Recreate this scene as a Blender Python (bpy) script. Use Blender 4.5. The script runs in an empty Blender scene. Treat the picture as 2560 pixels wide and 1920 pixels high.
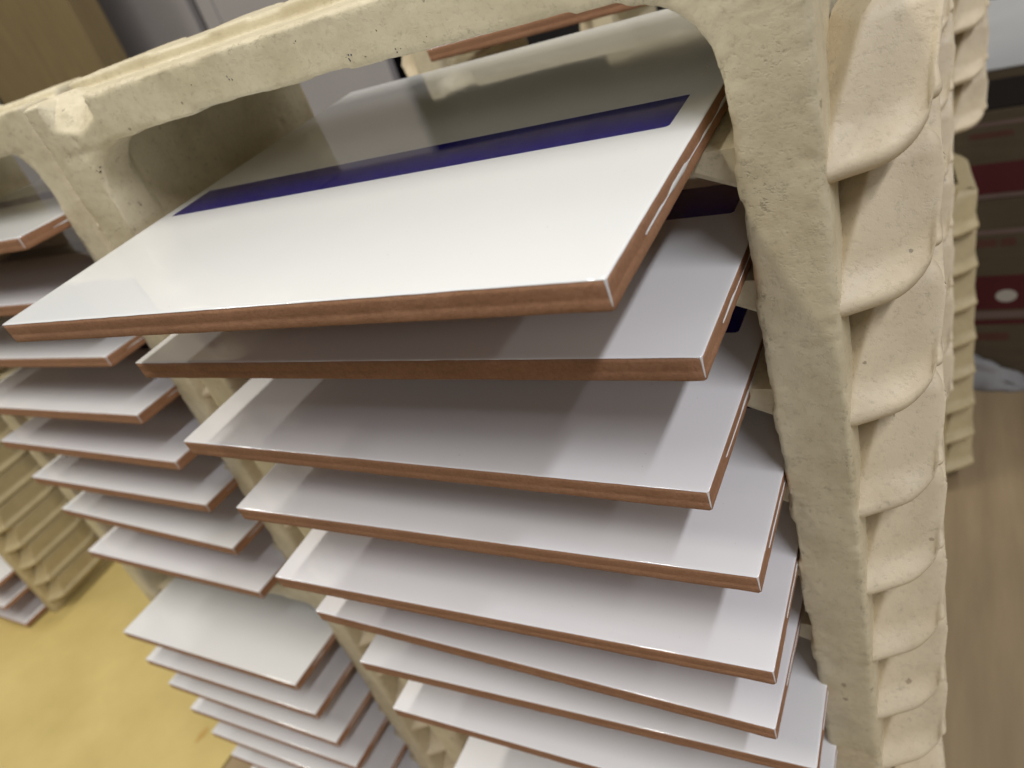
import bpy, bmesh, math, random
import numpy as np
from mathutils import Vector, Matrix, noise

random.seed(7)
scene = bpy.context.scene
C = scene.collection
K = 0.2 / 150.0          # one modelling unit (a tile is 150 units wide) in metres
TABLE = -500.0           # table height below the camera, in units


def P(x, y, z):
    return Vector((x * K, y * K, (z - TABLE) * K))


# ------------------------------------------------------------------ camera
R = ((0.85761038, 0.42180701, -0.29425036),
     (0.00898617, -0.58434013, -0.81145909),
     (-0.51422143, 0.69327156, -0.50492659))
cam_d = bpy.data.cameras.new('camera')
cam = bpy.data.objects.new('camera', cam_d)
C.objects.link(cam)
m = Matrix.Identity(4)
for i in range(3):
    m[i][0] = R[0][i]
    m[i][1] = -R[1][i]
    m[i][2] = -R[2][i]
m.translation = P(0, 0, 0)
cam.matrix_world = m
cam_d.sensor_width = 36.0
cam_d.lens = 36.0 * 1880.0 / 2560.0
cam_d.clip_start = 0.005
cam_d.clip_end = 60.0
cam_d.dof.use_dof = True
cam_d.dof.focus_distance = 0.19
cam_d.dof.aperture_fstop = 17.0
scene.camera = cam

# ------------------------------------------------------------------ world, light
w = bpy.data.worlds.new('World')
scene.world = w
w.use_nodes = True
bg = w.node_tree.nodes['Background']
bg.inputs[0].default_value = (1.0, 0.95, 0.86, 1)
bg.inputs[1].default_value = 0.108


def ceiling_tube(x, y, z, power, col, length=1.5, width=0.12):
    l = bpy.data.lights.new('ceiling_tube', 'AREA')
    l.shape = 'RECTANGLE'
    l.size = width
    l.size_y = length
    l.energy = power
    l.color = col
    o = bpy.data.objects.new('ceiling_tube', l)
    o.location = (x, y, z)
    C.objects.link(o)
    return o


CZ = -TABLE * K + 1.75           # rows of ceiling tubes running front to back
for tx, pw, tc, ty in ((-2.45, 22, (1.0, 0.95, 0.86), -0.35), (-0.80, 26, (1.0, 0.95, 0.86), -0.35), (1.18, 40, (0.93, 0.93, 1.0), -0.75), (3.05, 22, (0.98, 0.96, 1.0), -0.75)):
    ceiling_tube(tx, ty, CZ, pw, tc)
    ceiling_tube(tx, ty - 2.6, CZ, pw * 0.30, tc)
    ceiling_tube(tx, ty + 2.4, CZ, pw * 0.30, tc)  # back row, added to light the background

vs = scene.view_settings
vs.view_transform = 'Standard'
vs.look = 'None'
vs.exposure = 0.0
vs.gamma = 1.0
vs.use_curve_mapping = False
scene.render.engine = 'CYCLES'
scene.cycles.max_bounces = 6
scene.cycles.diffuse_bounces = 4
scene.cycles.glossy_bounces = 3

# ------------------------------------------------------------------ materials


def new_mat(name):
    mt = bpy.data.materials.new(name)
    mt.use_nodes = True
    nt = mt.node_tree
    b = nt.nodes['Principled BSDF']
    return mt, nt, b


def N(nt, t, **kw):
    n = nt.nodes.new(t)
    for k, v in kw.items():
        if k in n.inputs:
            n.inputs[k].default_value = v
        else:
            setattr(n, k, v)
    return n


def coords(nt, rnd=True, scale=(1, 1, 1)):
    tc = N(nt, 'ShaderNodeTexCoord')
    mp = N(nt, 'ShaderNodeMapping')
    mp.inputs['Scale'].default_value = scale
    nt.links.new(tc.outputs['Object'], mp.inputs['Vector'])
    if rnd:
        oi = N(nt, 'ShaderNodeObjectInfo')
        ml = N(nt, 'ShaderNodeMath', operation='MULTIPLY')
        ml.inputs[1].default_value = 7.0
        nt.links.new(oi.outputs['Random'], ml.inputs[0])
        cb = N(nt, 'ShaderNodeCombineXYZ')
        for i in range(3):
            nt.links.new(ml.outputs[0], cb.inputs[i])
        nt.links.new(cb.outputs[0], mp.inputs['Location'])
    return mp.outputs[0]


def noise_tex(nt, vec, scale, detail=4.0, rough=0.55):
    n = N(nt, 'ShaderNodeTexNoise')
    n.inputs['Scale'].default_value = scale
    n.inputs['Detail'].default_value = detail
    n.inputs['Roughness'].default_value = rough
    nt.links.new(vec, n.inputs['Vector'])
    return n.outputs['Fac']


def ramp(nt, fac, stops):
    r = N(nt, 'ShaderNodeValToRGB')
    el = r.color_ramp.elements
    while len(el) < len(stops):
        el.new(0.5)
    for e, (p, c) in zip(el, stops):
        e.position = p
        e.color = (c[0], c[1], c[2], 1) if len(c) == 3 else c
    nt.links.new(fac, r.inputs['Fac'])
    return r.outputs['Color']


def mixc(nt, fac, a, b):
    mx = N(nt, 'ShaderNodeMix', data_type='RGBA')
    if isinstance(fac, float):
        mx.inputs[0].default_value = fac
    else:
        nt.links.new(fac, mx.inputs[0])
    for s, v in ((6, a), (7, b)):
        if isinstance(v, tuple):
            mx.inputs[s].default_value = (*v[:3], 1)
        else:
            nt.links.new(v, mx.inputs[s])
    return mx.outputs[2]


def bump(nt, bsdf, height, strength, dist):
    b = N(nt, 'ShaderNodeBump')
    b.inputs['Strength'].default_value = strength
    b.inputs['Distance'].default_value = dist
    nt.links.new(height, b.inputs['Height'])
    nt.links.new(b.outputs[0], bsdf.inputs['Normal'])


def ceramic(name, base, dark, rough=0.55, speck=True):
    mt, nt, b = new_mat(name)
    v = coords(nt)
    big = noise_tex(nt, v, 48, 6, 0.68)
    fine = noise_tex(nt, v, 360, 5, 0.72)
    rub = (0.36, 0.29, 0.19)
    col = ramp(nt, big, [(0.30, dark), (0.55, base), (0.66, base), (0.80, tuple(0.5 * (p + q) for p, q in zip(base, rub)))])
    col = mixc(nt, ramp(nt, fine, [(0.28, (0.6, 0.6, 0.6)), (0.42, (0, 0, 0))]), col, tuple(c * 0.66 for c in dark))
    if speck:
        vo = N(nt, 'ShaderNodeTexVoronoi')
        vo.inputs['Scale'].default_value = 170
        nt.links.new(v, vo.inputs['Vector'])
        sp = N(nt, 'ShaderNodeSeparateColor')
        nt.links.new(vo.outputs['Color'], sp.inputs[0])
        rad = N(nt, 'ShaderNodeMath', operation='MULTIPLY_ADD')   # only a few cells carry a speck
        nt.links.new(sp.outputs[0], rad.inputs[0])
        rad.inputs[1].default_value = 0.9
        rad.inputs[2].default_value = -0.72
        nm = N(nt, 'ShaderNodeMath', operation='MULTIPLY_ADD')
        nt.links.new(fine, nm.inputs[0])
        nm.inputs[1].default_value = 0.5
        nm.inputs[2].default_value = -0.25
        ds = N(nt, 'ShaderNodeMath', operation='ADD')
        nt.links.new(vo.outputs['Distance'], ds.inputs[0])
        nt.links.new(nm.outputs[0], ds.inputs[1])
        lt = N(nt, 'ShaderNodeMath', operation='LESS_THAN')
        nt.links.new(ds.outputs[0], lt.inputs[0])
        nt.links.new(rad.outputs[0], lt.inputs[1])
        hf = N(nt, 'ShaderNodeMath', operation='MULTIPLY')
        hf.inputs[1].default_value = 0.55
        nt.links.new(lt.outputs[0], hf.inputs[0])
        sc = ramp(nt, sp.outputs[1], [(0.2, (0.10, 0.08, 0.06)), (0.8, (0.20, 0.13, 0.07))])
        col = mixc(nt, hf.outputs[0], col, sc)
    # pitted wear along the edges (mesh attribute 'wear')
    at = N(nt, 'ShaderNodeAttribute')
    at.attribute_name = 'wear'
    pit = ramp(nt, noise_tex(nt, v, 480, 3, 0.8), [(0.34, (1, 1, 1)), (0.47, (0, 0, 0))])
    pw_ = N(nt, 'ShaderNodeMath', operation='MULTIPLY')
    nt.links.new(pit, pw_.inputs[0])
    wm = N(nt, 'ShaderNodeMath', operation='MAXIMUM')      # a few pits everywhere, many along the edges
    nt.links.new(at.outputs['Fac'], wm.inputs[0])
    wm.inputs[1].default_value = 0.20
    nt.links.new(wm.outputs[0], pw_.inputs[1])
    pc = N(nt, 'ShaderNodeMath', operation='MULTIPLY')
    nt.links.new(pw_.outputs[0], pc.inputs[0])
    pc.inputs[1].default_value = 0.6
    col = mixc(nt, pc.outputs[0], col, tuple(c * 0.45 for c in dark))
    nt.links.new(col, b.inputs['Base Color'])
    rr = ramp(nt, big, [(0.35, (rough + 0.16,) * 3), (0.65, (rough - 0.12,) * 3)])
    nt.links.new(rr, b.inputs['Roughness'])
    b.inputs['Specular IOR Level'].default_value = 0.4
    hh = N(nt, 'ShaderNodeMath', operation='MULTIPLY_ADD')
    nt.links.new(pw_.outputs[0], hh.inputs[0])
    hh.inputs[1].default_value = -1.6
    nt.links.new(fine, hh.inputs[2])
    bump(nt, b, hh.outputs[0], 0.32, 0.0005)
    return mt


M = {}
M['cream'] = ceramic('cream_refractory', (0.70, 0.625, 0.43), (0.57, 0.495, 0.32), 0.44)
M['cream_pink'] = ceramic('pinkish_refractory', (0.69, 0.59, 0.41), (0.60, 0.50, 0.335), 0.50)
M['cream_yellow_lit'] = ceramic('yellow_lit_refractory', (0.52, 0.43, 0.245), (0.45, 0.37, 0.20), speck=False)  # cream ceramic with yellow bounce light from the table mixed into its colour

mt, nt, b = new_mat('white_glaze')
v = coords(nt)
gn = noise_tex(nt, v, 16, 4, 0.6)
base_c = ramp(nt, gn, [(0.3, (0.79, 0.79, 0.785)), (0.7, (0.83, 0.83, 0.825))])
oi = N(nt, 'ShaderNodeObjectInfo')
tone = ramp(nt, oi.outputs['Random'], [(0.0, (0.78, 0.80, 0.775)), (1.0, (0.82, 0.805, 0.835))])
base_c = mixc(nt, 0.5, base_c, tone)
dn = noise_tex(nt, v, 700, 2, 0.5)
base_c = mixc(nt, ramp(nt, dn, [(0.74, (0, 0, 0)), (0.80, (0.35, 0.35, 0.35))]), base_c, (0.45, 0.43, 0.40))
nt.links.new(base_c, b.inputs['Base Color'])
nt.links.new(ramp(nt, gn, [(0.35, (0.035,) * 3), (0.72, (0.09,) * 3)]), b.inputs['Roughness'])
b.inputs['Specular IOR Level'].default_value = 0.85
bump(nt, b, noise_tex(nt, v, 26, 2), 0.05, 0.0008)
M['glaze'] = mt

mt, nt, b = new_mat('cobalt_glaze')
v = coords(nt)
nt.links.new(ramp(nt, noise_tex(nt, v, 120, 4), [(0.3, (0.007, 0.005, 0.15)), (0.7, (0.011, 0.008, 0.20))]), b.inputs['Base Color'])
b.inputs['Roughness'].default_value = 0.05
bump(nt, b, noise_tex(nt, v, 26, 2), 0.05, 0.0008)
M['cobalt'] = mt

mt, nt, b = new_mat('terracotta')
v = coords(nt)
v2 = coords(nt, True, (90, 90, 150))
a1 = ramp(nt, noise_tex(nt, v2, 1.0, 5, 0.65), [(0.25, (0.32, 0.160, 0.080)), (0.75, (0.42, 0.220, 0.118))])
a1 = mixc(nt, ramp(nt, noise_tex(nt, v, 900, 4, 0.7), [(0.32, (0.55, 0.55, 0.55)), (0.58, (0, 0, 0))]), a1, (0.24, 0.11, 0.052))
nt.links.new(a1, b.inputs['Base Color'])
b.inputs['Roughness'].default_value = 0.75
bump(nt, b, noise_tex(nt, v, 800, 5, 0.75), 0.6, 0.0005)
M['terracotta'] = mt


def simple(name, c1, c2, scale, rough=0.6, stretch=(1, 1, 1), detail=5, bmp=0.0, rnd=False):
    mt, nt, b = new_mat(name)
    v = coords(nt, rnd, stretch)
    f = noise_tex(nt, v, scale, detail, 0.6)
    nt.links.new(ramp(nt, f, [(0.3, c1), (0.7, c2)]), b.inputs['Base Color'])
    b.inputs['Roughness'].default_value = rough
    if bmp:
        bump(nt, b, f, bmp, 0.001)
    return mt


M['speck_blue'] = simple('blue_fired_speck', (0.02, 0.025, 0.07), (0.05, 0.06, 0.12), 400, 0.4)
M['speck_dark'] = simple('dark_fired_speck', (0.05, 0.045, 0.04), (0.10, 0.08, 0.06), 400, 0.5)
M['speck_brown'] = simple('brown_fired_speck', (0.16, 0.07, 0.02), (0.25, 0.13, 0.05), 400, 0.5)
M['plywood'] = simple('plywood', (0.27, 0.195, 0.108), (0.38, 0.285, 0.16), 7, 0.6, (5, 0.6, 1), 6, 0.1)
mt, nt, b = new_mat('yellow_board')
v = coords(nt, False)
col = ramp(nt, noise_tex(nt, v, 9, 6, 0.6), [(0.3, (0.54, 0.42, 0.145)), (0.7, (0.66, 0.52, 0.20))])
col = mixc(nt, ramp(nt, noise_tex(nt, v, 60, 4, 0.6), [(0.64, (0, 0, 0)), (0.85, (0.35, 0.35, 0.35))]), col, (0.36, 0.25, 0.09))
nt.links.new(col, b.inputs['Base Color'])
b.inputs['Roughness'].default_value = 0.5
M['yellow'] = mt
M['stain'] = simple('orange_stain', (0.50, 0.31, 0.08), (0.56, 0.38, 0.12), 60, 0.5)
M['shaded_cardboard'] = simple('shaded_cardboard', (0.068, 0.050, 0.026), (0.09, 0.067, 0.037), 20, 0.8, (1, 1, 6))  # carton and print colours darkened to hold the shade they stand in
M['red'] = simple('shaded_red_print', (0.060, 0.002, 0.006), (0.070, 0.003, 0.008), 20, 0.6)
M['pale_print'] = simple('pale_print', (0.13, 0.085, 0.075), (0.15, 0.105, 0.09), 20, 0.6)
M['brown_print'] = simple('brown_print', (0.075, 0.025, 0.015), (0.09, 0.034, 0.02), 40, 0.7)
M['white_print'] = simple('white_print', (0.40, 0.38, 0.32), (0.43, 0.41, 0.36), 20, 0.6)
M['black'] = simple('black_plastic', (0.006, 0.005, 0.007), (0.010, 0.008, 0.010), 20, 0.5)
M['bag'] = simple('white_plastic_film', (0.20, 0.195, 0.19), (0.25, 0.245, 0.24), 18, 0.65, (1, 1, 1), 4, 0.3)
M['wall'] = simple('white_wall_paint', (0.78, 0.79, 0.78), (0.82, 0.83, 0.82), 3, 0.8)
M['lid'] = simple('white_card', (0.46, 0.46, 0.44), (0.50, 0.50, 0.48), 12, 0.7)
M['grey'] = simple('grey_lacquer', (0.45, 0.425, 0.425), (0.50, 0.475, 0.47), 4, 0.45)
M['ochre'] = simple('ochre_wood', (0.22, 0.16, 0.075), (0.28, 0.21, 0.10), 12, 0.6, (4, 4, 0.5), 5)
M['floor'] = simple('dark_floor', (0.045, 0.037, 0.03), (0.06, 0.05, 0.04), 3, 0.7)

# ------------------------------------------------------------------ helpers


def mesh_obj(name, verts, faces, mat, parent=None, smooth=True, scale=K):
    me = bpy.data.meshes.new(name)
    me.from_pydata([tuple(c * scale for c in v_) for v_ in verts], [], faces)
    me.materials.append(mat)
    if smooth:
        me.polygons.foreach_set('use_smooth', [True] * len(me.polygons))
    me.update()
    o = bpy.data.objects.new(name, me)
    C.objects.link(o)
    if parent:
        o.parent = parent
    return o


def obj_from_mesh(name, me, parent=None):
    o = bpy.data.objects.new(name, me)
    C.objects.link(o)
    if parent:
        o.parent = parent
    return o


def empty(name, loc, rot=(0, 0, 0)):
    o = bpy.data.objects.new(name, None)
    o.location = loc
    o.rotation_euler = rot
    o.empty_display_size = 0.05
    C.objects.link(o)
    return o


def tag(o, label=None, cat=None, group=None, kind=None):
    if label:
        o['label'] = label
    if cat:
        o['category'] = cat
    if group:
        o['group'] = group
    if kind:
        o['kind'] = kind
    return o


def boxes_bm(boxes, bev=0.0, seg=2):
    bm = bmesh.new()
    for (x0, x1, y0, y1, z0, z1) in boxes:
        r = bmesh.ops.create_cube(bm, size=1.0)
        for v_ in r['verts']:
            v_.co = Vector((x0 + (v_.co.x + 0.5) * (x1 - x0), y0 + (v_.co.y + 0.5) * (y1 - y0), z0 + (v_.co.z + 0.5) * (z1 - z0)))
    if bev:
        bmesh.ops.bevel(bm, geom=bm.edges[:], offset=bev, segments=seg, affect='EDGES', profile=0.6)
    return bm


def bm_obj(name, bm, mat, parent=None, smooth=False, scale=K):
    for v_ in bm.verts:
        v_.co *= scale
    me = bpy.data.meshes.new(name)
    bm.to_mesh(me)
    bm.free()
    me.materials.append(mat)
    if smooth:
        me.polygons.foreach_set('use_smooth', [True] * len(me.polygons))
    o = bpy.data.objects.new(name, me)
    C.objects.link(o)
    if parent:
        o.parent = parent
    return o


def box(name, b6, mat, parent=None, bev=0.0, smooth=False):
    return bm_obj(name, boxes_bm([b6], bev), mat, parent, smooth)


# ------------------------------------------------------------------ setting
zt = 0.0
o = box('floor', (-4500, 4500, -3000, 3500, -620, -600), M['floor']); tag(o, kind='structure')

# plywood bench (right and centre)
bench = empty('plywood_bench', (0, 0, 0))
tag(bench, 'brown plywood bench top under the cream racks, running back to the cartons', 'bench')
box('bench_top', (-520, 900, -320, 1150, -18, 0), M['plywood'], bench, 0.6)
for lx in (-510, 840):
    for ly in (-290, 1090):
        box('leg', (lx, lx + 40, ly, ly + 40, -600, -18), M['plywood'], bench)
ytab = empty('yellow_table', (0, 0, 0))
tag(ytab, 'yellow work table with faint stains at the lower left', 'table')
box('table_top', (-1900, -522.0, -320, 395, -18, 0.4), M['yellow'], ytab, 0.8)
for lx in (-1880, -600):
    for ly in (-290, 340):
        box('leg', (lx, lx + 36, ly, ly + 36, -600, -18), M['plywood'], ytab)

# ------------------------------------------------------------------ racks
H = 248.0        # height of one rack casting
D = 88.0         # its depth
HW = 96.0        # half width, outside of the legs
LW = 14.3        # leg width on the front
SHELF = [208.5 - 26.3 * i for i in range(8)]


def fbm(p, s, o_=4):
    return noise.fractal(Vector(p) * s, 1.0, 2.0, o_, noise_basis='PERLIN_ORIGINAL')


def remesh(bm, vox, smooth_it):
    """voxel-join rough solids into one skin; returns (verts Nx3 array, polygons)"""
    me = bpy.data.meshes.new('tmp')
    bm.to_mesh(me)
    bm.free()
    ob = bpy.data.objects.new('tmp', me)
    C.objects.link(ob)
    md = ob.modifiers.new('r', 'REMESH')
    md.mode = 'VOXEL'
    md.voxel_size = vox
    md.adaptivity = 0
    ms = ob.modifiers.new('s', 'SMOOTH')
    ms.factor = 0.5
    ms.iterations = smooth_it
    dg = bpy.context.evaluated_depsgraph_get()
    ev = ob.evaluated_get(dg)
    m2 = bpy.data.meshes.new_from_object(ev)
    bpy.data.objects.remove(ob)
    bpy.data.meshes.remove(me)
    return m2


def front_frame(vox, seed, detail=True):
    rr = random.Random(seed)
    boxes = []
    # legs, with a slightly wavy inner edge
    for s in (-1, 1):
        n = 14
        for i in range(n):
            z0 = H * i / n
            z1 = H * (i + 1) / n + 1
            wv = rr.uniform(-0.35, 0.35)
            a, c_ = HW - LW + wv, HW
            x0, x1 = (a, c_) if s > 0 else (-c_, -a)
            boxes.append((x0, x1, rr.uniform(-0.04, 0.04), 11, z0, z1))
        a, c_ = HW - LW + 0.3, HW - 1.0
        boxes.append((a, c_, 6, D - 2, 0.3, H - 4) if s > 0 else (-c_, -a, 6, D - 2, 0.3, H - 4))
        # little swelling where each ledge meets the leg
        for zz in SHELF:
            a = HW - LW - 0.5
            x0, x1 = (a, HW - 2) if s > 0 else (-HW + 2, -a)
            boxes.append((x0, x1, 0.5, 10, zz - 8.0, zz - 2.0))
    # top bar
    n = 16
    for i in range(n):
        x0 = -HW + 2 * HW * i / n
        x1 = -HW + 2 * HW * (i + 1) / n + 1
        e = abs((x0 + x1) / 2) / HW
        boxes.append((x0, min(x1, HW), rr.uniform(-0.04, 0.04), 13, H - (10.6 + 3.0 * e ** 2 if seed == 3 else 13.4) + rr.uniform(-0.25, 0.25), H))
    # stacking rib behind a groove
    boxes.append((-HW, HW, 12, 17.5, H - 10, H - 0.9))
    for i in range(n):
        x0 = -HW + 2 * HW * i / n
        boxes.append((x0, min(x0 + 2 * HW / n + 1, HW), 15.6, 30, H - 10, H + 2.8 + rr.uniform(-0.4, 0.3)))
    bm = boxes_bm(boxes)
    # fillets in the inner corners
    for s in (-1, 1):
        xi = s * (HW - LW)
        zb = H - 13
        rad = 13.0
        prof = [(xi + s * 2, zb + 2)]
        for k in range(9):
            a = math.pi / 2 * k / 8
            prof.append((xi - s * rad + s * rad * math.sin(a), zb - rad + rad * math.cos(a)))
        prof[1] = (xi - s * rad, zb + 2)
        prof.insert(2, (xi - s * rad, zb))
        prof.append((xi + s * 2, zb - rad))
        vs0 = [bm.verts.new((px, 0.2, pz)) for px, pz in prof]
        vs1 = [bm.verts.new((px, 10.5, pz)) for px, pz in prof]
        k = len(prof)
        bm.faces.new(vs0)
        bm.faces.new(vs1[::-1])
        for i in range(k):
            j = (i + 1) % k
            bm.faces.new((vs0[j], vs0[i], vs1[i], vs1[j]))
    bmesh.ops.recalc_face_normals(bm, faces=bm.faces[:])
    m2 = remesh(bm, vox, 2)
    nv = len(m2.vertices)
    co = np.empty(nv * 3, np.float32)
    no = np.empty(nv * 3, np.float32)
    m2.vertices.foreach_get('co', co)
    m2.vertices.foreach_get('normal', no)
    co = co.reshape(-1, 3).astype(float)
    no = no.reshape(-1, 3).astype(float)
    so = seed * 13.7
    wear = np.zeros(nv)
    for i in range(nv):
        x, y, z = co[i]
        p = (x + so, y, z)
        d = 0.16 * fbm(p, 0.06, 2)
        if detail:
            d += 0.05 * fbm(p, 0.55, 3)
            # distance to the nearest sharp edge of the casting
            ex = min(abs(abs(x) - HW), abs(abs(x) - (HW - LW)))
            ez = min(abs(z - H), abs(z - (H - 13)))
            ed = min(ex, ez if z > H - 16 else 99) + max(0.0, y)
            k = math.exp(-ed / 2.2)
            wear[i] = min(1.0, 1.5 * math.exp(-ed / 1.6) * max(0.0, fbm(p, 0.12, 2) + 0.45))
            for wx, wz, wr in ((84.5, 204, 3.0), (86, 200, 3.2), (83, 181, 2.5), (-86, 214, 2.5), (90, 224, 2.0)):
                wear[i] = max(wear[i], math.exp(-((x - wx) ** 2 + (z - wz) ** 2) / wr ** 2) if y < 4 else 0.0)
            if z > H - 15 and y < 3 and x > -10:
                wear[i] = max(wear[i], 0.6 * math.exp(-((z - (H - 10.2)) / 2.2) ** 2) * max(0.0, fbm((x, 3.0, z), 0.09, 3) + 0.25))
            if k > 0.03:
                f = fbm(p, 0.16, 3)
                d -= 0.85 * k * max(0.0, f - 0.05)
                d -= 0.42 * k * max(0.0, fbm(p, 0.9, 3) + 0.05)
            g = fbm((x * 1.0 + 50, y, z), 0.05, 2)
            # a rough broken patch here and there on the leg faces
            if g > 0.28:
                d -= 0.35 * (g - 0.28) * 4 * abs(fbm(p, 0.5, 4))
        co[i] += no[i] * d
    # the big chip on the top left corner of the bar
    if detail:
        cx, cz = -HW + 17, H
        for i in range(nv):
            x, y, z = co[i]
            # plane cut
            t_ = (z - (H - 5.2)) * 0.85 + (3.2 - y) * 0.9
            wdt = abs(x - cx) / 9.0
            if wdt < 1 and z > H - 8 and y < 8:
                lim = 2.2 * wdt ** 1.5 + 0.25 * fbm((x, y, z), 0.6, 3)
                if t_ > lim:
                    co[i][1] += (t_ - lim) * 0.55
                    co[i][2] -= (t_ - lim) * 0.50
    polys = [tuple(p_.vertices) for p_ in m2.polygons]
    bpy.data.meshes.remove(m2)
    return co, polys, wear


def split_frame(co, polys, wear):
    """top bar, left leg, right leg as three meshes cut from one skin"""
    cut = H - 34.0
    groups = {'top_bar': [], 'leg_l': [], 'leg_r': [], 'wall_l': [], 'wall_r': []}
    for p_ in polys:
        c_ = co[list(p_)].mean(axis=0)
        if c_[1] > 12.5 and (c_[1] > 34 or c_[2] < H - 11.5):
            groups['wall_l' if c_[0] < 0 else 'wall_r'].append(p_)
        elif c_[2] > cut:
            groups['top_bar'].append(p_)
        elif c_[0] < 0:
            groups['leg_l'].append(p_)
        else:
            groups['leg_r'].append(p_)
    out = {}
    for k, fs in groups.items():
        idx = {}
        vv = []
        ff = []
        ww = []
        for f in fs:
            t_ = []
            for i in f:
                if i not in idx:
                    idx[i] = len(vv)
                    vv.append(tuple(co[i]))
                    ww.append(wear[i])
                t_.append(idx[i])
            ff.append(t_)
        out[k] = (vv, ff, ww)
    return out


# plan of one rib of the outer side wall: leg edge, ridge, outer corner, back (outward from the leg edge, back from the leg front)
LIP = [(-8.0, 4.5), (-1.4, 0.4), (17.3, 12.0), (12.0, 74.0), (3.0, 88.0)]
TOP = [(-1.6, 25.0), (4.8, 15.0), (18.4, 19.2), (12.8, 73.0), (3.0, 86.0)]
SEG = (8, 20, 12, 6)


def plan(poly, rads):
    """the polyline with its corners rounded, sampled the same way for every polyline"""
    pts = []
    par = []
    V2 = [Vector(p_) for p_ in poly]
    cuts = []
    for i in range(1, 4):
        d0 = (V2[i - 1] - V2[i]).normalized()
        d1 = (V2[i + 1] - V2[i]).normalized()
        cuts.append((V2[i] + d0 * rads[i - 1], V2[i], V2[i] + d1 * rads[i - 1]))
    start = V2[0]
    for i in range(4):
        end = cuts[i][0] if i < 3 else V2[4]
        for k in range(SEG[i]):
            t_ = k / (SEG[i] - (0 if i < 3 else 1))
            pts.append(start + (end - start) * t_)
            par.append((i, t_))
        if i < 3:
            a, b_, c_ = cuts[i]
            for k in range(6):
                t_ = k / 6
                pts.append(a * (1 - t_) ** 2 + b_ * 2 * t_ * (1 - t_) + c_ * t_ ** 2)
                par.append((i + 0.5, t_))
            start = c_
    return [(p_.x, p_.y) for p_ in pts], par


def inset_curve(c_, d):
    out = []
    n = len(c_)
    for i in range(n):
        a = Vector(c_[max(i - 1, 0)])
        b_ = Vector(c_[min(i + 1, n - 1)])
        t_ = (b_ - a).normalized()
        out.append((c_[i][0] + t_.y * d, c_[i][1] - t_.x * d))
    return out


def rib_mesh(name, height, side, seed, mat, nv=12, amp=1.0, flat_top=False, plain=False):
    """one rib from its lip (z=0) up to z=height"""
    lip, par = plan(LIP, (2.5, 2.2, 8))
    top, _ = plan(TOP, (2.4, 1.8, 8))
    nu = len(lip)

    def lerp(t_):
        return [(a[0] + (b_[0] - a[0]) * t_, a[1] + (b_[1] - a[1]) * t_) for a, b_ in zip(lip, top)]
    # (height, blend towards the top plan, inset, inset where the lip has died out on the outer side)
    rows = [(0.9, 0.0, -8.0, -8.0), (0.4, 0.0, -4.4, -4.4)]
    for a in (0, 20, 40, 60, 80, 100):     # the nose of the lip
        rad = math.radians(a)
        rows.append((2.6 - 2.6 * math.cos(rad), 0.0, -2.6 + 2.6 * math.sin(rad), -2.6 + 1.3 * math.sin(rad)))
    for z_, o_ in ((4.0, -0.25), (5.2, -0.95), (6.4, -1.65), (7.8, -2.25)):    # flare above it
        rows.append((z_, (z_ - 2.6) / (height - 2.6), o_, -2.0 + (o_ + 2.0) * 0.3))
    for i in range(1, nv + 1):
        z_ = 7.8 + (height - 2.4 - 7.8) * i / nv
        o_ = -2.0 - 0.45 * math.exp(-(z_ - 7.8) / 5.0)
        rows.append((z_, (z_ - 2.6) / (height - 2.6), o_, -2.0))
    for a in (30, 60, 90):
        rad = math.radians(a)
        o_ = -2.0 - 2.4 * (1 - math.cos(rad))
        rows.append((height - 2.4 + 2.4 * math.sin(rad), 1.0, o_, o_))
    rows.append((height + 0.05, 1.0, -11.0, -11.0))

    def sstep(q0, q1, q):
        q = min(1.0, max(0.0, (q - q0) / (q1 - q0)))
        return q * q * (3 - 2 * q)
    verts = []
    for zr, bl, o0, o1 in rows:
        t_ = min(1.0, zr / height)
        base = lerp(min(1.0, max(0.0, bl)))
        ca, cb = inset_curve(base, o0), inset_curve(base, o1)
        for ci in range(nu):
            sg, q = par[ci]
            k_ = sstep(0.55, 1.0, q) if sg == 1 else (0.0 if sg < 1 else 1.0)
            if plain:
                k_ = 0.0
            a = ca[ci][0] * (1 - k_) + cb[ci][0] * k_
            b_ = ca[ci][1] * (1 - k_) + cb[ci][1] * k_
            # rounded lower and upper outer corner of the plate
            f = q if sg == 1 else (1.0 if sg > 1 else 0.0)
            e0 = max(0.0, (f - 0.42) / 0.58)
            e1 = max(0.0, (f - 0.72) / 0.28)
            rise = 8.0 * (1 - math.sqrt(max(0.0, 1 - e0 * e0)))
            drop = (0.6 if flat_top else 4.2) * (1 - math.sqrt(max(0.0, 1 - e1 * e1)))
            if sg >= 2:
                drop += ((-0.5 if flat_top else -7.2) - drop) * (sstep(0.03, 0.30, q) if sg == 2 else 1.0)
            if plain:
                rise, drop = 1.5 * e0 * e0 * (1 if sg < 2 else 0.5), 0.0
            z_ = rise + (height - drop - rise) * t_
            p_ = (a + seed * 31, b_, z_)
            n_ = (0.16 * fbm(p_, 0.06, 2) + 0.035 * fbm(p_, 0.6, 3)) * amp
            verts.append((side * (a + n_), b_ - n_ * 0.6, z_ + n_ * 0.8))
    faces = []
    for j in range(len(rows) - 1):
        for i in range(nu - 1):
            q = (j * nu + i, j * nu + i + 1, (j + 1) * nu + i + 1, (j + 1) * nu + i)
            faces.append(q if side > 0 else q[::-1])
    me = bpy.data.meshes.new(name)
    me.from_pydata([tuple(c * K for c in v_) for v_ in verts], [], faces)
    me.materials.append(mat)
    me.polygons.foreach_set('use_smooth', [True] * len(me.polygons))
    me.update()
    return me


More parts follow.
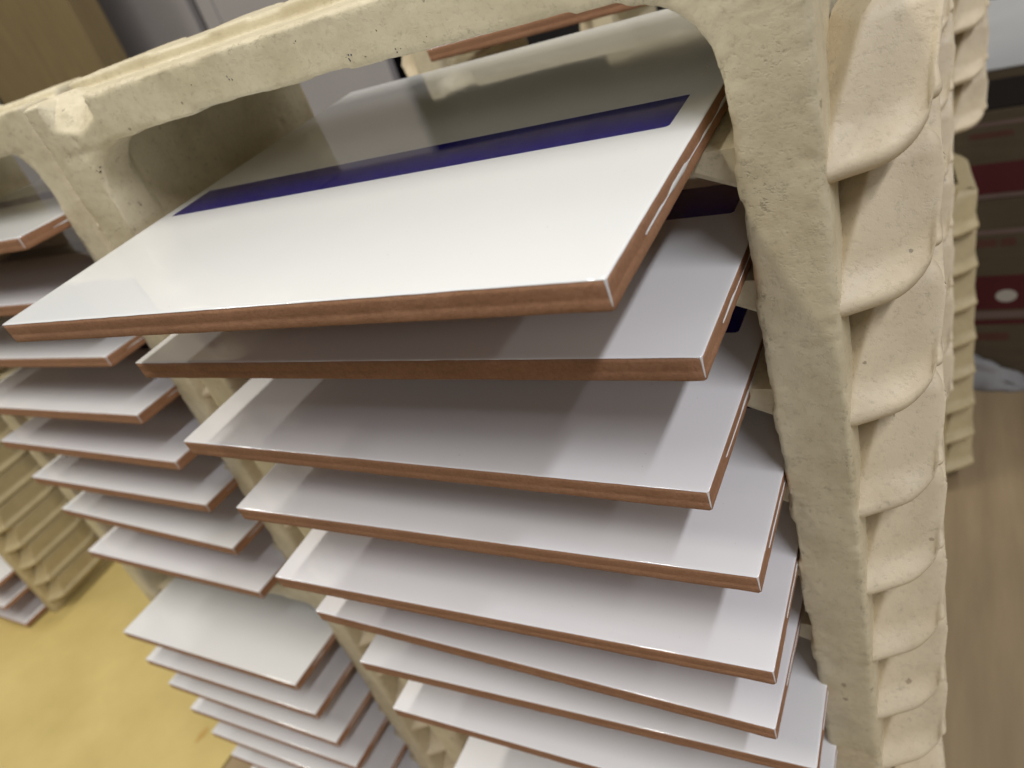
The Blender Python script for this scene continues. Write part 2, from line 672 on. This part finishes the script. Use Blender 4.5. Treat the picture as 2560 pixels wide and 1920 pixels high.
def ledge_mesh(name, side, mat):
    """corbelled ledge: sticks inward from the inner wall face (x=0), top at z=0"""
    prof = [(0.5, 0.0), (-12.0, 0.0), (-13.2, -0.5), (-13.6, -1.6), (-13.0, -2.8), (-10.0, -4.4), (-5.0, -6.8), (0.5, -9.0)]
    ys = [(5.0, 0.80), (5.5, 0.92), (6.8, 1.0)] + [(10 + 70 * i / 6, 1.0) for i in range(7)] + [(84, 0.96), (85.5, 0.88)]
    verts = []
    k = len(prof)
    for y_, s_ in ys:
        for a, z_ in prof:
            n_ = 0.25 * fbm((a, y_, z_ + 9), 0.2, 2)
            verts.append((side * (a * s_ + n_), y_, z_ * (s_ if z_ < 0 else 1) + (n_ if z_ < -1 else 0)))
    faces = []
    for j in range(len(ys) - 1):
        for i in range(k):
            i2 = (i + 1) % k
            q = (j * k + i, j * k + i2, (j + 1) * k + i2, (j + 1) * k + i)
            faces.append(q[::-1] if side > 0 else q)
    f0 = tuple(range(k))
    f1 = tuple(range((len(ys) - 1) * k, len(ys) * k))
    faces.append(f0 if side > 0 else f0[::-1])
    faces.append(f1[::-1] if side > 0 else f1)
    me = bpy.data.meshes.new(name)
    me.from_pydata([tuple(c * K for c in v_) for v_ in verts], [], faces)
    me.materials.append(mat)
    me.update()
    bm = bmesh.new()
    bm.from_mesh(me)
    bmesh.ops.recalc_face_normals(bm, faces=bm.faces[:])
    bm.to_mesh(me)
    bm.free()
    return me


FRAMES = {}
LIBM = {}


def rack_parts(root, frame_key, vox, seed, detail, tone, sides=(-1, 1)):
    """fills an Empty with the parts of one ceramic rack"""
    if frame_key not in FRAMES:
        co, polys, wear = front_frame(vox, seed, detail)
        FRAMES[frame_key] = {}
        for k, (vv, ff, ww) in split_frame(co, polys, wear).items():
            me = bpy.data.meshes.new({'t': 'top_bar', 'l': 'leg', 'w': 'side_wall'}[k[0]])
            me.from_pydata([tuple(c * K for c in v_) for v_ in vv], [], ff)
            me.polygons.foreach_set('use_smooth', [True] * len(me.polygons))
            me.materials.append(M['cream'] if tone == 'cream' else M[tone])
            me.update()
            me.attributes.new('wear', 'FLOAT', 'POINT').data.foreach_set('value', ww)
            FRAMES[frame_key][k] = me
    fr = FRAMES[frame_key]
    obj_from_mesh('top_bar', fr['top_bar'], root)
    obj_from_mesh('leg', fr['leg_l'], root)
    obj_from_mesh('leg', fr['leg_r'], root)
    if ('shading_roof', tone) not in LIBM:
        ro_ = bm_obj('shading_roof_plate', boxes_bm([(-HW + 1.5, HW - 1.5, 29, 86, H - 11, H - 1.0)], 1.2, 2), M['cream'] if tone == 'cream' else M[tone], root, True)  # unseen plate, added to block light from the tile below
        LIBM['shading_roof', tone] = ro_.data
    else:
        obj_from_mesh('shading_roof_plate', LIBM['shading_roof', tone], root)
    wmat = M['cream_pink'] if tone == 'cream' else M[tone]
    inner_mat = M['cream'] if tone == 'cream' else M[tone]
    key = tone
    if key not in LIBM:
        d = {}
        for s in (-1, 1):
            d['ledge', s] = ledge_mesh('ledge', s, inner_mat)
            for q in range(3):
                d['rib', s, q] = rib_mesh('wall_rib', 26.4 if q else 24.5, s, 3 + q * 5 + s, wmat, flat_top=(q == 0), plain=(tone == 'cream_yellow_lit'))
        LIBM[key] = d
    d = LIBM[key]
    for s in (-1, 1):
        wo = obj_from_mesh('side_wall', fr['wall_l' if s < 0 else 'wall_r'], root)
        for i, zz in enumerate(SHELF):
            lo = obj_from_mesh('ledge', d['ledge', s], wo)
            lo.location = (s * (HW - LW) * K, 0, zz * K)
            ro = obj_from_mesh('wall_rib', d['rib', s, 0 if i == 0 else 1 + (i % 2)], wo)
            ro.location = (s * HW * K, 0, (zz - 8.0) * K)


def rack(label, loc, rot, frame_key, vox, seed, detail, tone, sc=1.0):
    root = empty('tile_rack', loc, rot)
    root.scale = (sc, sc, sc)
    tag(root, label, 'rack', 'cream ceramic tile racks')
    rack_parts(root, frame_key, vox, seed, detail, tone)
    return root


def specks(bar, items):
    """small flakes of fired-on colour on the front of a rack"""
    for x, z, r_, n_, mt_, sp_ in items:
        for q in range(n_):
            a0 = random.uniform(0, 6.28)
            cx = x + random.uniform(-sp_, sp_) * 1.6
            cz = z + random.uniform(-sp_, sp_)
            rr_ = r_ * random.uniform(0.35, 1.0)
            pts = []
            for k_ in range(7):
                a = a0 + 2 * math.pi * k_ / 7
                w_ = rr_ * random.uniform(0.45, 1.0)
                pts.append((cx + w_ * math.cos(a) * random.uniform(0.5, 1.0), cz + w_ * math.sin(a)))
            mesh_obj('glaze_speck', [(px, -0.02 - q * 0.004, pz) for px, pz in pts] + [(px, 0.9, pz) for px, pz in pts],
                     [tuple(range(7))] + [(i_, (i_ + 1) % 7, 7 + (i_ + 1) % 7, 7 + i_) for i_ in range(7)], M[mt_], bar)


TILT = math.radians(1.83)
ROT_A = (TILT, 0, 0)
MA = Matrix.Translation(P(-115, 139, TABLE)) @ Matrix.Rotation(TILT, 4, 'X')
front_rack = rack('cream ceramic tile rack in front at right, holding the tile with the blue stripe', MA @ Vector((0, 0, H * K)), ROT_A, 'A', 0.85, 3, True, 'cream')
rack('lower cream rack carrying the front right rack of tiles', MA @ Vector((0, 0, 0)), ROT_A, 'far', 1.9, 5, False, 'cream')
bar = [c_ for c_ in front_rack.children if c_.name.startswith('top_bar')][0]
specks(bar, [(13.4, 239.4, 0.28, 7, 'speck_blue', 0.6), (17.5, 239.3, 0.18, 3, 'speck_dark', 0.7), (-19.1, 242.0, 0.30, 3, 'speck_blue', 0.5), (-57.8, 242.8, 0.28, 3, 'speck_dark', 0.5),
             (-26.7, 242.4, 0.30, 1, 'speck_brown', 0.2), (-31.5, 242.9, 0.22, 1, 'speck_dark', 0.2), (21.9, 242.6, 0.32, 2, 'speck_brown', 0.15), (-80.0, 230.0, 0.28, 4, 'speck_dark', 0.7),
             (2.3, 244.7, 0.20, 2, 'speck_dark', 0.3), (25, 238.4, 0.18, 4, 'speck_dark', 0.6), (31, 238.6, 0.18, 3, 'speck_dark', 0.7), (80.9, 223.5, 0.16, 2, 'speck_brown', 1.2), (88.3, 222.3, 0.14, 2, 'speck_dark', 1.4)])
BX, BY = -375.5, 163.5
rack('cream rack in the left column, half hidden behind the front rack', P(BX, BY, TABLE + H), (0, 0, 0), 'B', 1.3, 8, True, 'cream')
rack('lower cream rack of the left column, above the yellow table', P(BX, BY, TABLE), (0, 0, 0), 'far', 1.9, 5, False, 'cream')
X2, Y2 = -112.0, 297.0
rack('cream rack directly behind the front right rack', P(X2 - 3.4, Y2, TABLE + H), (0, 0, 0), 'B', 1.3, 8, True, 'cream')
rack('rearmost cream rack at right, upper half, next to the cartons', P(-117, 540, TABLE + H * 1.15), (0, 0, 0), 'far', 1.9, 5, False, 'cream', 1.15)
rack('rearmost yellow-lit rack at right, lower half, standing on the bench', P(-121.5, 538, TABLE), (0, 0, 0), 'fary', 1.9, 5, False, 'cream_yellow_lit', 1.15)
rack('yellow-lit rack standing on the yellow table at the left edge', P(-993, 226, TABLE + 0.4), (0, 0, math.radians(0)), 'fary', 1.9, 5, False, 'cream_yellow_lit')

# ------------------------------------------------------------------ tiles
TW, TD, TT = 150.0, 146.0, 5.2


def outline(n, inset, jit, seed, cx=0.3):
    pts = []
    a = TW / 2 - inset
    b_ = TD / 2 - inset
    cr = cx
    base = [(-a + cr, -b_), (a - cr, -b_), (a, -b_ + cr), (a, b_ - cr), (a - cr, b_), (-a + cr, b_), (-a, b_ - cr), (-a, -b_ + cr)]
    for i in range(0, 8, 2):
        p0, p1 = base[i], base[i + 1]
        for k in range(n + 1):
            t_ = k / n
            x = p0[0] + (p1[0] - p0[0]) * t_
            y = p0[1] + (p1[1] - p0[1]) * t_
            d = jit * fbm((x + seed * 17, y - seed * 5, inset * 3), 0.25, 4)
            nx, ny = ((0, -1), (1, 0), (0, 1), (-1, 0))[i // 2]
            pts.append((x + nx * d, y + ny * d))
    return pts


def ring_mesh(name, rings, mat, cap0=True, cap1=True):
    verts = []
    k = len(rings[0][1])
    for z_, c_ in rings:
        if callable(z_):
            verts += [(x, y, z_(x, y)) for x, y in c_]
        else:
            verts += [(x, y, z_) for x, y in c_]
    faces = []
    for j in range(len(rings) - 1):
        for i in range(k):
            i2 = (i + 1) % k
            faces.append((j * k + i, j * k + i2, (j + 1) * k + i2, (j + 1) * k + i))
    if cap0:
        faces.append(tuple(range(k))[::-1])
    if cap1:
        faces.append(tuple(range((len(rings) - 1) * k, len(rings) * k)))
    me = bpy.data.meshes.new(name)
    me.from_pydata([tuple(c * K for c in v_) for v_ in verts], [], faces)
    me.materials.append(mat)
    me.polygons.foreach_set('use_smooth', [True] * len(me.polygons))
    me.update()
    return me


def ribbon(name, pts, half, nrm, bulge, mat):
    """thin raised bead along pts; half(i) its half width, nrm the outward normal"""
    verts = []
    faces = []
    n = len(pts)
    nrm = Vector(nrm)
    for i, p_ in enumerate(pts):
        p_ = Vector(p_)
        t_ = (Vector(pts[min(i + 1, n - 1)]) - Vector(pts[max(i - 1, 0)])).normalized()
        sd = t_.cross(nrm)
        h_ = half(i)
        verts += [p_ + sd * h_ - nrm * 0.05, p_ + sd * h_ * 0.5 + nrm * bulge, p_ - sd * h_ * 0.5 + nrm * bulge, p_ - sd * h_ - nrm * 0.05]
    for i in range(n - 1):
        for j in range(3):
            faces.append((i * 4 + j, i * 4 + j + 1, (i + 1) * 4 + j + 1, (i + 1) * 4 + j))
    me = bpy.data.meshes.new(name)
    me.from_pydata([tuple(c * K for c in v_) for v_ in verts], [], faces)
    me.materials.append(mat)
    me.polygons.foreach_set('use_smooth', [True] * len(me.polygons))
    me.update()
    bm = bmesh.new()
    bm.from_mesh(me)
    bmesh.ops.recalc_face_normals(bm, faces=bm.faces[:])
    bm.to_mesh(me)
    bm.free()
    return me


def tile_variant(seed):
    r = random.Random(seed)
    n = 60
    body = ring_mesh('body', [
        (0.0, outline(n, 0.55, 0.16, seed, 0.5)),
        (0.14, outline(n, 0.24, 0.13, seed + 1, 0.45)),
        (0.5, outline(n, 0.10, 0.06, seed + 2, 0.4)),
        (1.9, outline(n, 0.08, 0.05, seed + 3, 0.35)),
        (2.15, outline(n, 0.17, 0.07, seed + 4, 0.35)),
        (2.5, outline(n, 0.08, 0.05, seed + 5, 0.35)),
        (4.0, outline(n, 0.06, 0.04, seed + 6, 0.35)),
        (TT - 0.15, outline(n, 0.06, 0.02, seed + 7, 0.35))], M['terracotta'])

    def edge_z(x, y):
        return TT - 0.20 + 0.07 * fbm((x + seed * 9, y, 3), 0.22, 4)
    glaze = ring_mesh('glaze', [
        (edge_z, outline(n, 0.01, 0.02, seed + 7, 0.35)),
        (TT - 0.11, outline(n, 0.05, 0.02, seed + 7, 0.38)),
        (TT - 0.06, outline(n, 0.16, 0.02, seed + 7, 0.45)),
        (TT - 0.02, outline(n, 0.36, 0.02, seed + 9, 0.6)),
        (TT, outline(n, 0.8, 0.0, seed, 0.8)),
        (TT, outline(n, 1.3, 0.0, seed, 0.9)),
        (TT, outline(n, 3.0, 0.0, seed, 1.2))], M['glaze'], cap0=False)
    # blue stripe near the back
    x0, x1 = -TW / 2 + 4.8, -TW / 2 + 144.3
    y0, y1 = -TD / 2 + 51.0, -TD / 2 + 66.3
    sp = []
    cr = 1.0
    for cx, cy, a0 in ((x1 - cr, y0 + cr, -90), (x1 - 0.3, y1 - 0.3, 0), (x0 + 0.3, y1 - 0.3, 90), (x0 + 0.3, y0 + 0.3, 180)):
        rad = cr if a0 == -90 else 0.3
        for k in range(5):
            a = math.radians(a0 + 22.5 * k)
            sp.append((cx + rad * math.cos(a), cy + rad * math.sin(a)))
    stripe = ring_mesh('blue_stripe', [(TT - 0.01, sp), (TT + 0.03, sp)], M['cobalt'], cap0=False)
    stripe.polygons.foreach_set('use_smooth', [False] * len(stripe.polygons))
    drips = []
    for s in (1, -1):
        y_a = -TD / 2 + r.uniform(9, 16)
        y_b = TD / 2 - r.uniform(5, 12)
        m_ = 70
        pts = []
        for i in range(m_):
            y = y_a + (y_b - y_a) * i / (m_ - 1)
            pts.append((s * (TW / 2 - 0.03), y, 2.6 + 0.3 * fbm((y, seed * 3 + s, 0), 0.03, 2)))
        wd = [0.04 + 0.75 * max(0.0, fbm((i * 1.0, seed * 3.3, s * 5), 0.16, 4) + 0.18) * min(1.0, 4.0 * math.sin(math.pi * (i + 0.5) / m_)) for i in range(m_)]
        drips.append(ribbon('glaze_drip', pts, lambda i: max(0.02, min(0.7, wd[i])), (s, 0, 0), 0.12, M['glaze']))
    # bead down the front right corner
    pts = [(TW / 2 - 0.22, -TD / 2 + 0.22, TT - 0.15 - i * 0.52) for i in range(9)]
    wd3 = [0.30, 0.26, 0.20, 0.18, 0.16, 0.16, 0.15, 0.12, 0.05]
    drips.append(ribbon('glaze_drip', pts, lambda i: wd3[i], (0.7071, -0.7071, 0), 0.10, M['glaze']))
    return body, glaze, stripe, drips


VARS = [tile_variant(s_) for s_ in (2, 5, 9, 14)]


def tile(mat4, var, label, group, full=True):
    root = empty('glazed_tile', (0, 0, 0))
    root.matrix_world = mat4
    tag(root, label, 'tile', group)
    body, glaze, stripe, drips = VARS[var % len(VARS)]
    obj_from_mesh('body', body, root)
    g = obj_from_mesh('glaze', glaze, root)
    obj_from_mesh('blue_stripe', stripe, g)
    if full:
        for d in drips:
            obj_from_mesh('glaze_drip', d, g)
    return root


ORD = ['top', 'second', 'third', 'fourth', 'fifth', 'sixth', 'seventh', 'eighth', 'ninth', 'tenth', 'eleventh', 'twelfth', 'thirteenth', 'fourteenth', 'fifteenth', 'sixteenth']



def tile_at(corner, dy, dz, pitch):
    """matrix of a tile from its front left top corner, the small turn and roll of its front edge and its pitch"""
    ex = Vector((math.sqrt(TW * TW - dy * dy - dz * dz), dy, dz)).normalized()
    ey = Vector((0, math.cos(pitch), math.sin(pitch)))
    ez = ex.cross(ey).normalized()
    ey = ez.cross(ex)
    o_ = P(*corner) + (ex * TW / 2 + ey * TD / 2 - ez * TT) * K
    m_ = Matrix((ex, ey, ez)).transposed().to_4x4()
    m_.translation = o_
    return m_


# front right column: front left corner, turn, roll, extra pitch
ATILES = [((-188.6, 77.7, -41.4), 0.5, 1.0, 1.0), ((-185.5, 97.7, -65.6), 0.1, 0.1, 0.2), ((-189.0, 98.6, -93.0), -1.4, -1.4, 0), ((-183.3, 97.8, -117.3), 0.5, 0.4, 0),
          ((-183.4, 96.1, -145.1), 0.9, 0.6, 0), ((-186.8, 103.1, -170.6), -2.6, -1.5, 0), ((-180.3, 103.1, -195.9), 2.6, 1.4, 0), ((-180.5, 104.4, -225.4), 1.0, 0.6, 0),
          ((-185.0, 104.0, -288.3), 0, 0, 0)]
LA = ['top tile with a bright blue stripe, pulled out furthest over the others']
for i in range(1, 9):
    LA.append('white glazed tile, %s from the top in the front right column' % ORD[i])
for i, (cn, dy, dz, pt) in enumerate(ATILES):
    tile(tile_at(cn, dy, dz, TILT + math.radians(pt)), i, LA[i], 'tiles in the front right column')

BT = [((-444.0, 144.2, -41.8), 0, 0), ((-444.5, 145.0, -68.4), 0, 0), ((-444, 146, -95), 0, 0), ((-444, 143.6, -121.8), -0.5, -0.4), ((-442.3, 145.9, -147.4), -1.5, -1.4),
      ((-443.1, 146.8, -174), -1.5, -1.2), ((-444.6, 148.8, -200.4), -4.0, -2.7), ((-446, 145.7, -232.1), -1.7, -1.0), ((-442.9, 131, -287.4), -0.7, -0.3),
      ((-446.2, 131.4, -316.1), 0, 0), ((-445.4, 132.1, -341.7), -0.9, -0.3), ((-449.2, 133.4, -372.8), 0.5, 0.2), ((-447, 133, -399.5), 0, 0), ((-446, 133, -426.5), 0, 0),
      ((-447, 133, -452.5), 0, 0)]
for i, (cn, dy, dz) in enumerate(BT):
    tile(tile_at(cn, dy, dz, 0.0), i + 1, 'white glazed tile, %s from the top in the left column' % ORD[i], 'tiles in the left column')

for i, sh in enumerate((0,)):
    zl = SHELF[sh] + H
    mt4 = Matrix.Translation(P(-184 + TW / 2 + i, 270 + i + TD / 2, TABLE + zl + (5.5 if i == 0 else 0.15)))
    tile(mt4, i, ['tile edge seen through the opening under the front top bar, in the rack behind', 'second tile of the rack behind the front rack', 'third tile of the rack behind the front rack'][i], 'tiles in the rear rack', False)
for i, (zz, yy) in enumerate(((3.5, 200.0), (37.0, 196.0), (63.0, 198.0))):
    mt4 = Matrix.Translation(P(-913 - TW / 2, yy + TD / 2, TABLE + zz + 0.6))
    tile(mt4, i, '%s tile in the yellow-lit rack at the left edge' % ['lowest', 'second lowest', 'third lowest'][i], 'tiles in the left edge rack', False)

# ------------------------------------------------------------------ stains on the yellow table
def blob(name, x, y, rx, ry, mat, z, lab):
    n = 22
    vs_ = []
    for k in range(n):
        a = 2 * math.pi * k / n
        r_ = 1 + 0.35 * fbm((math.cos(a) * 2 + x, math.sin(a) * 2 + y, 0), 0.8, 3)
        vs_.append((x + rx * r_ * math.cos(a), y + ry * r_ * math.sin(a), z))
    o_ = mesh_obj(name, vs_, [tuple(range(n))], mat, ytab)
    return o_


blob('stain', -566, 162, 3.0, 8, M['stain'], 0.65, '')

# ------------------------------------------------------------------ cartons on the bench at right
YB = 702.0


def carton(label, z0, z1, x0, x1, prints, mat, dep=230, yoff=0.0):
    root = empty('carton', P((x0 + x1) / 2, YB + yoff, TABLE + z0))
    tag(root, label, 'carton', 'cartons on the bench')
    hw = (x1 - x0) / 2
    hgt = z1 - z0
    box('box_body', (-hw, hw, 0, dep, 0, hgt - 0.3), mat, root, 0.8)
    for nm, a0, a1, c0, c1, pm in prints:
        if nm == 'white_oval':
            vs_ = []
            for k in range(24):
                a = 2 * math.pi * k / 24
                vs_.append(((a0 + a1) / 2 - (x0 + x1) / 2 + (a1 - a0) / 2 * math.cos(a), -0.30, (c0 + c1) / 2 - z0 + (c1 - c0) / 2 * math.sin(a)))
            mesh_obj(nm, vs_, [tuple(range(24))], M[pm], root, False)
        else:
            box(nm, (a0 - (x0 + x1) / 2, a1 - (x0 + x1) / 2, -0.15, 0.2, c0 - z0, c1 - z0), M[pm], root)


def zz_(py):
    xs = [160, 340, 500, 600, 700, 800, 948]
    ys = [-.293, -.373, -.445, -.498, -.555, -.615, -.712]
    return float(np.interp(py, xs, ys)) * YB - TABLE


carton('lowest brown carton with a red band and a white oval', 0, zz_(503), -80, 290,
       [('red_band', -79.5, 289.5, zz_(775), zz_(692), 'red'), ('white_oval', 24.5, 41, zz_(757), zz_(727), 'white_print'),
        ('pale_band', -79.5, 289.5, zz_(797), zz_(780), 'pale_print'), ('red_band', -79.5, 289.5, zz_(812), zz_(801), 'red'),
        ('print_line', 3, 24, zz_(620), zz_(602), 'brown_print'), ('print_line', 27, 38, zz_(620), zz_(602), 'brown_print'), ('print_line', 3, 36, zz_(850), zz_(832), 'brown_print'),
        ('pale_band', -79.5, 289.5, zz_(590), zz_(578), 'pale_print')], M['shaded_cardboard'])
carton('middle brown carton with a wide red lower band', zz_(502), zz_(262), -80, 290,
       [('red_band', -79.5, 289.5, zz_(486), zz_(402), 'red'), ('pale_band', -79.5, 289.5, zz_(500), zz_(488), 'pale_print'),  # this pale band paints the highlight along the carton's lower edge
        ('print_line', 3, 33, zz_(333), zz_(318), 'brown_print'), ('pale_band', -79.5, 289.5, zz_(302), zz_(292), 'pale_print')], M['shaded_cardboard'])
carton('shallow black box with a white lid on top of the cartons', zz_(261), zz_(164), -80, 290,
       [('rim', -79.5, 289.5, zz_(186), zz_(166), 'shaded_cardboard')], M['black'], 230, 1.0)
lid_root = [o_ for o_ in C.objects if o_.get('label', '').startswith('shallow black box')][0]
box('white_lid', (-184, 184, 1.0, 229, zz_(164) - zz_(261), zz_(164) - zz_(261) + 1.6), M['lid'], lid_root, 0.4)

# crumpled white plastic sheet in front of the lowest carton
vs_ = []
fs_ = []
nx, ny = 14, 7
for j in range(ny):
    for i in range(nx):
        u_ = i / (nx - 1)
        t_ = j / (ny - 1)
        x = -40 + 92 * u_
        hgt = (46 * (1 - u_) ** 0.8 + 4) * t_
        y = YB - 4 - 16 * (1 - t_) - 7 * fbm((u_ * 6, t_ * 5, 1), 0.8, 3)
        vs_.append((x, y, TABLE * 0 + 0.6 + hgt + 3 * max(0, fbm((u_ * 8, t_ * 4, 5), 0.7, 3)) * t_))
for j in range(ny - 1):
    for i in range(nx - 1):
        q = j * nx + i
        fs_.append((q, q + 1, q + nx + 1, q + nx))
o = mesh_obj('plastic_sheet', vs_, fs_, M['bag'])
tag(o, 'crumpled white plastic sheet lying against the lowest carton', 'plastic sheet')
md = o.modifiers.new('solid', 'SOLIDIFY')
md.thickness = 0.0008

# ------------------------------------------------------------------ far background at upper left
YC = 1180.0
cab = empty('grey_cabinet', P(-900, YC, TABLE - 600))
tag(cab, 'dull grey cabinet with a black door gap behind the racks at upper left', 'cabinet')
box('cabinet_body', (-1500, 900, 60, 300, 0, 2300), M['black'], cab)
gx = -1.0935 * YC + 900
box('door', (-1490, gx - 12, 0, 20, 8, 2290), M['grey'], cab, 1.5)
box('door', (gx + 12, gx + 12 + 40, 0, 20, 8, 2290), M['grey'], cab, 1.5)
box('door', (gx + 12 + 43, 7, 0, 20, 8, 2290), M['grey'], cab, 1.5)  # stops short: bare black body left beyond it to darken the tile reflections
YP = 1000.0
post = empty('wooden_post', P(-1.57 * YP, YP, TABLE - 600))
tag(post, 'broad ochre wooden upright at the upper left corner', 'post')
box('post_body', (-185, 185, 0, 60, 0, 2300), M['ochre'], post, 3)
box('edge_strip', (-215, -187, 10, 60, 0, 2300), M['black'], post, 1)
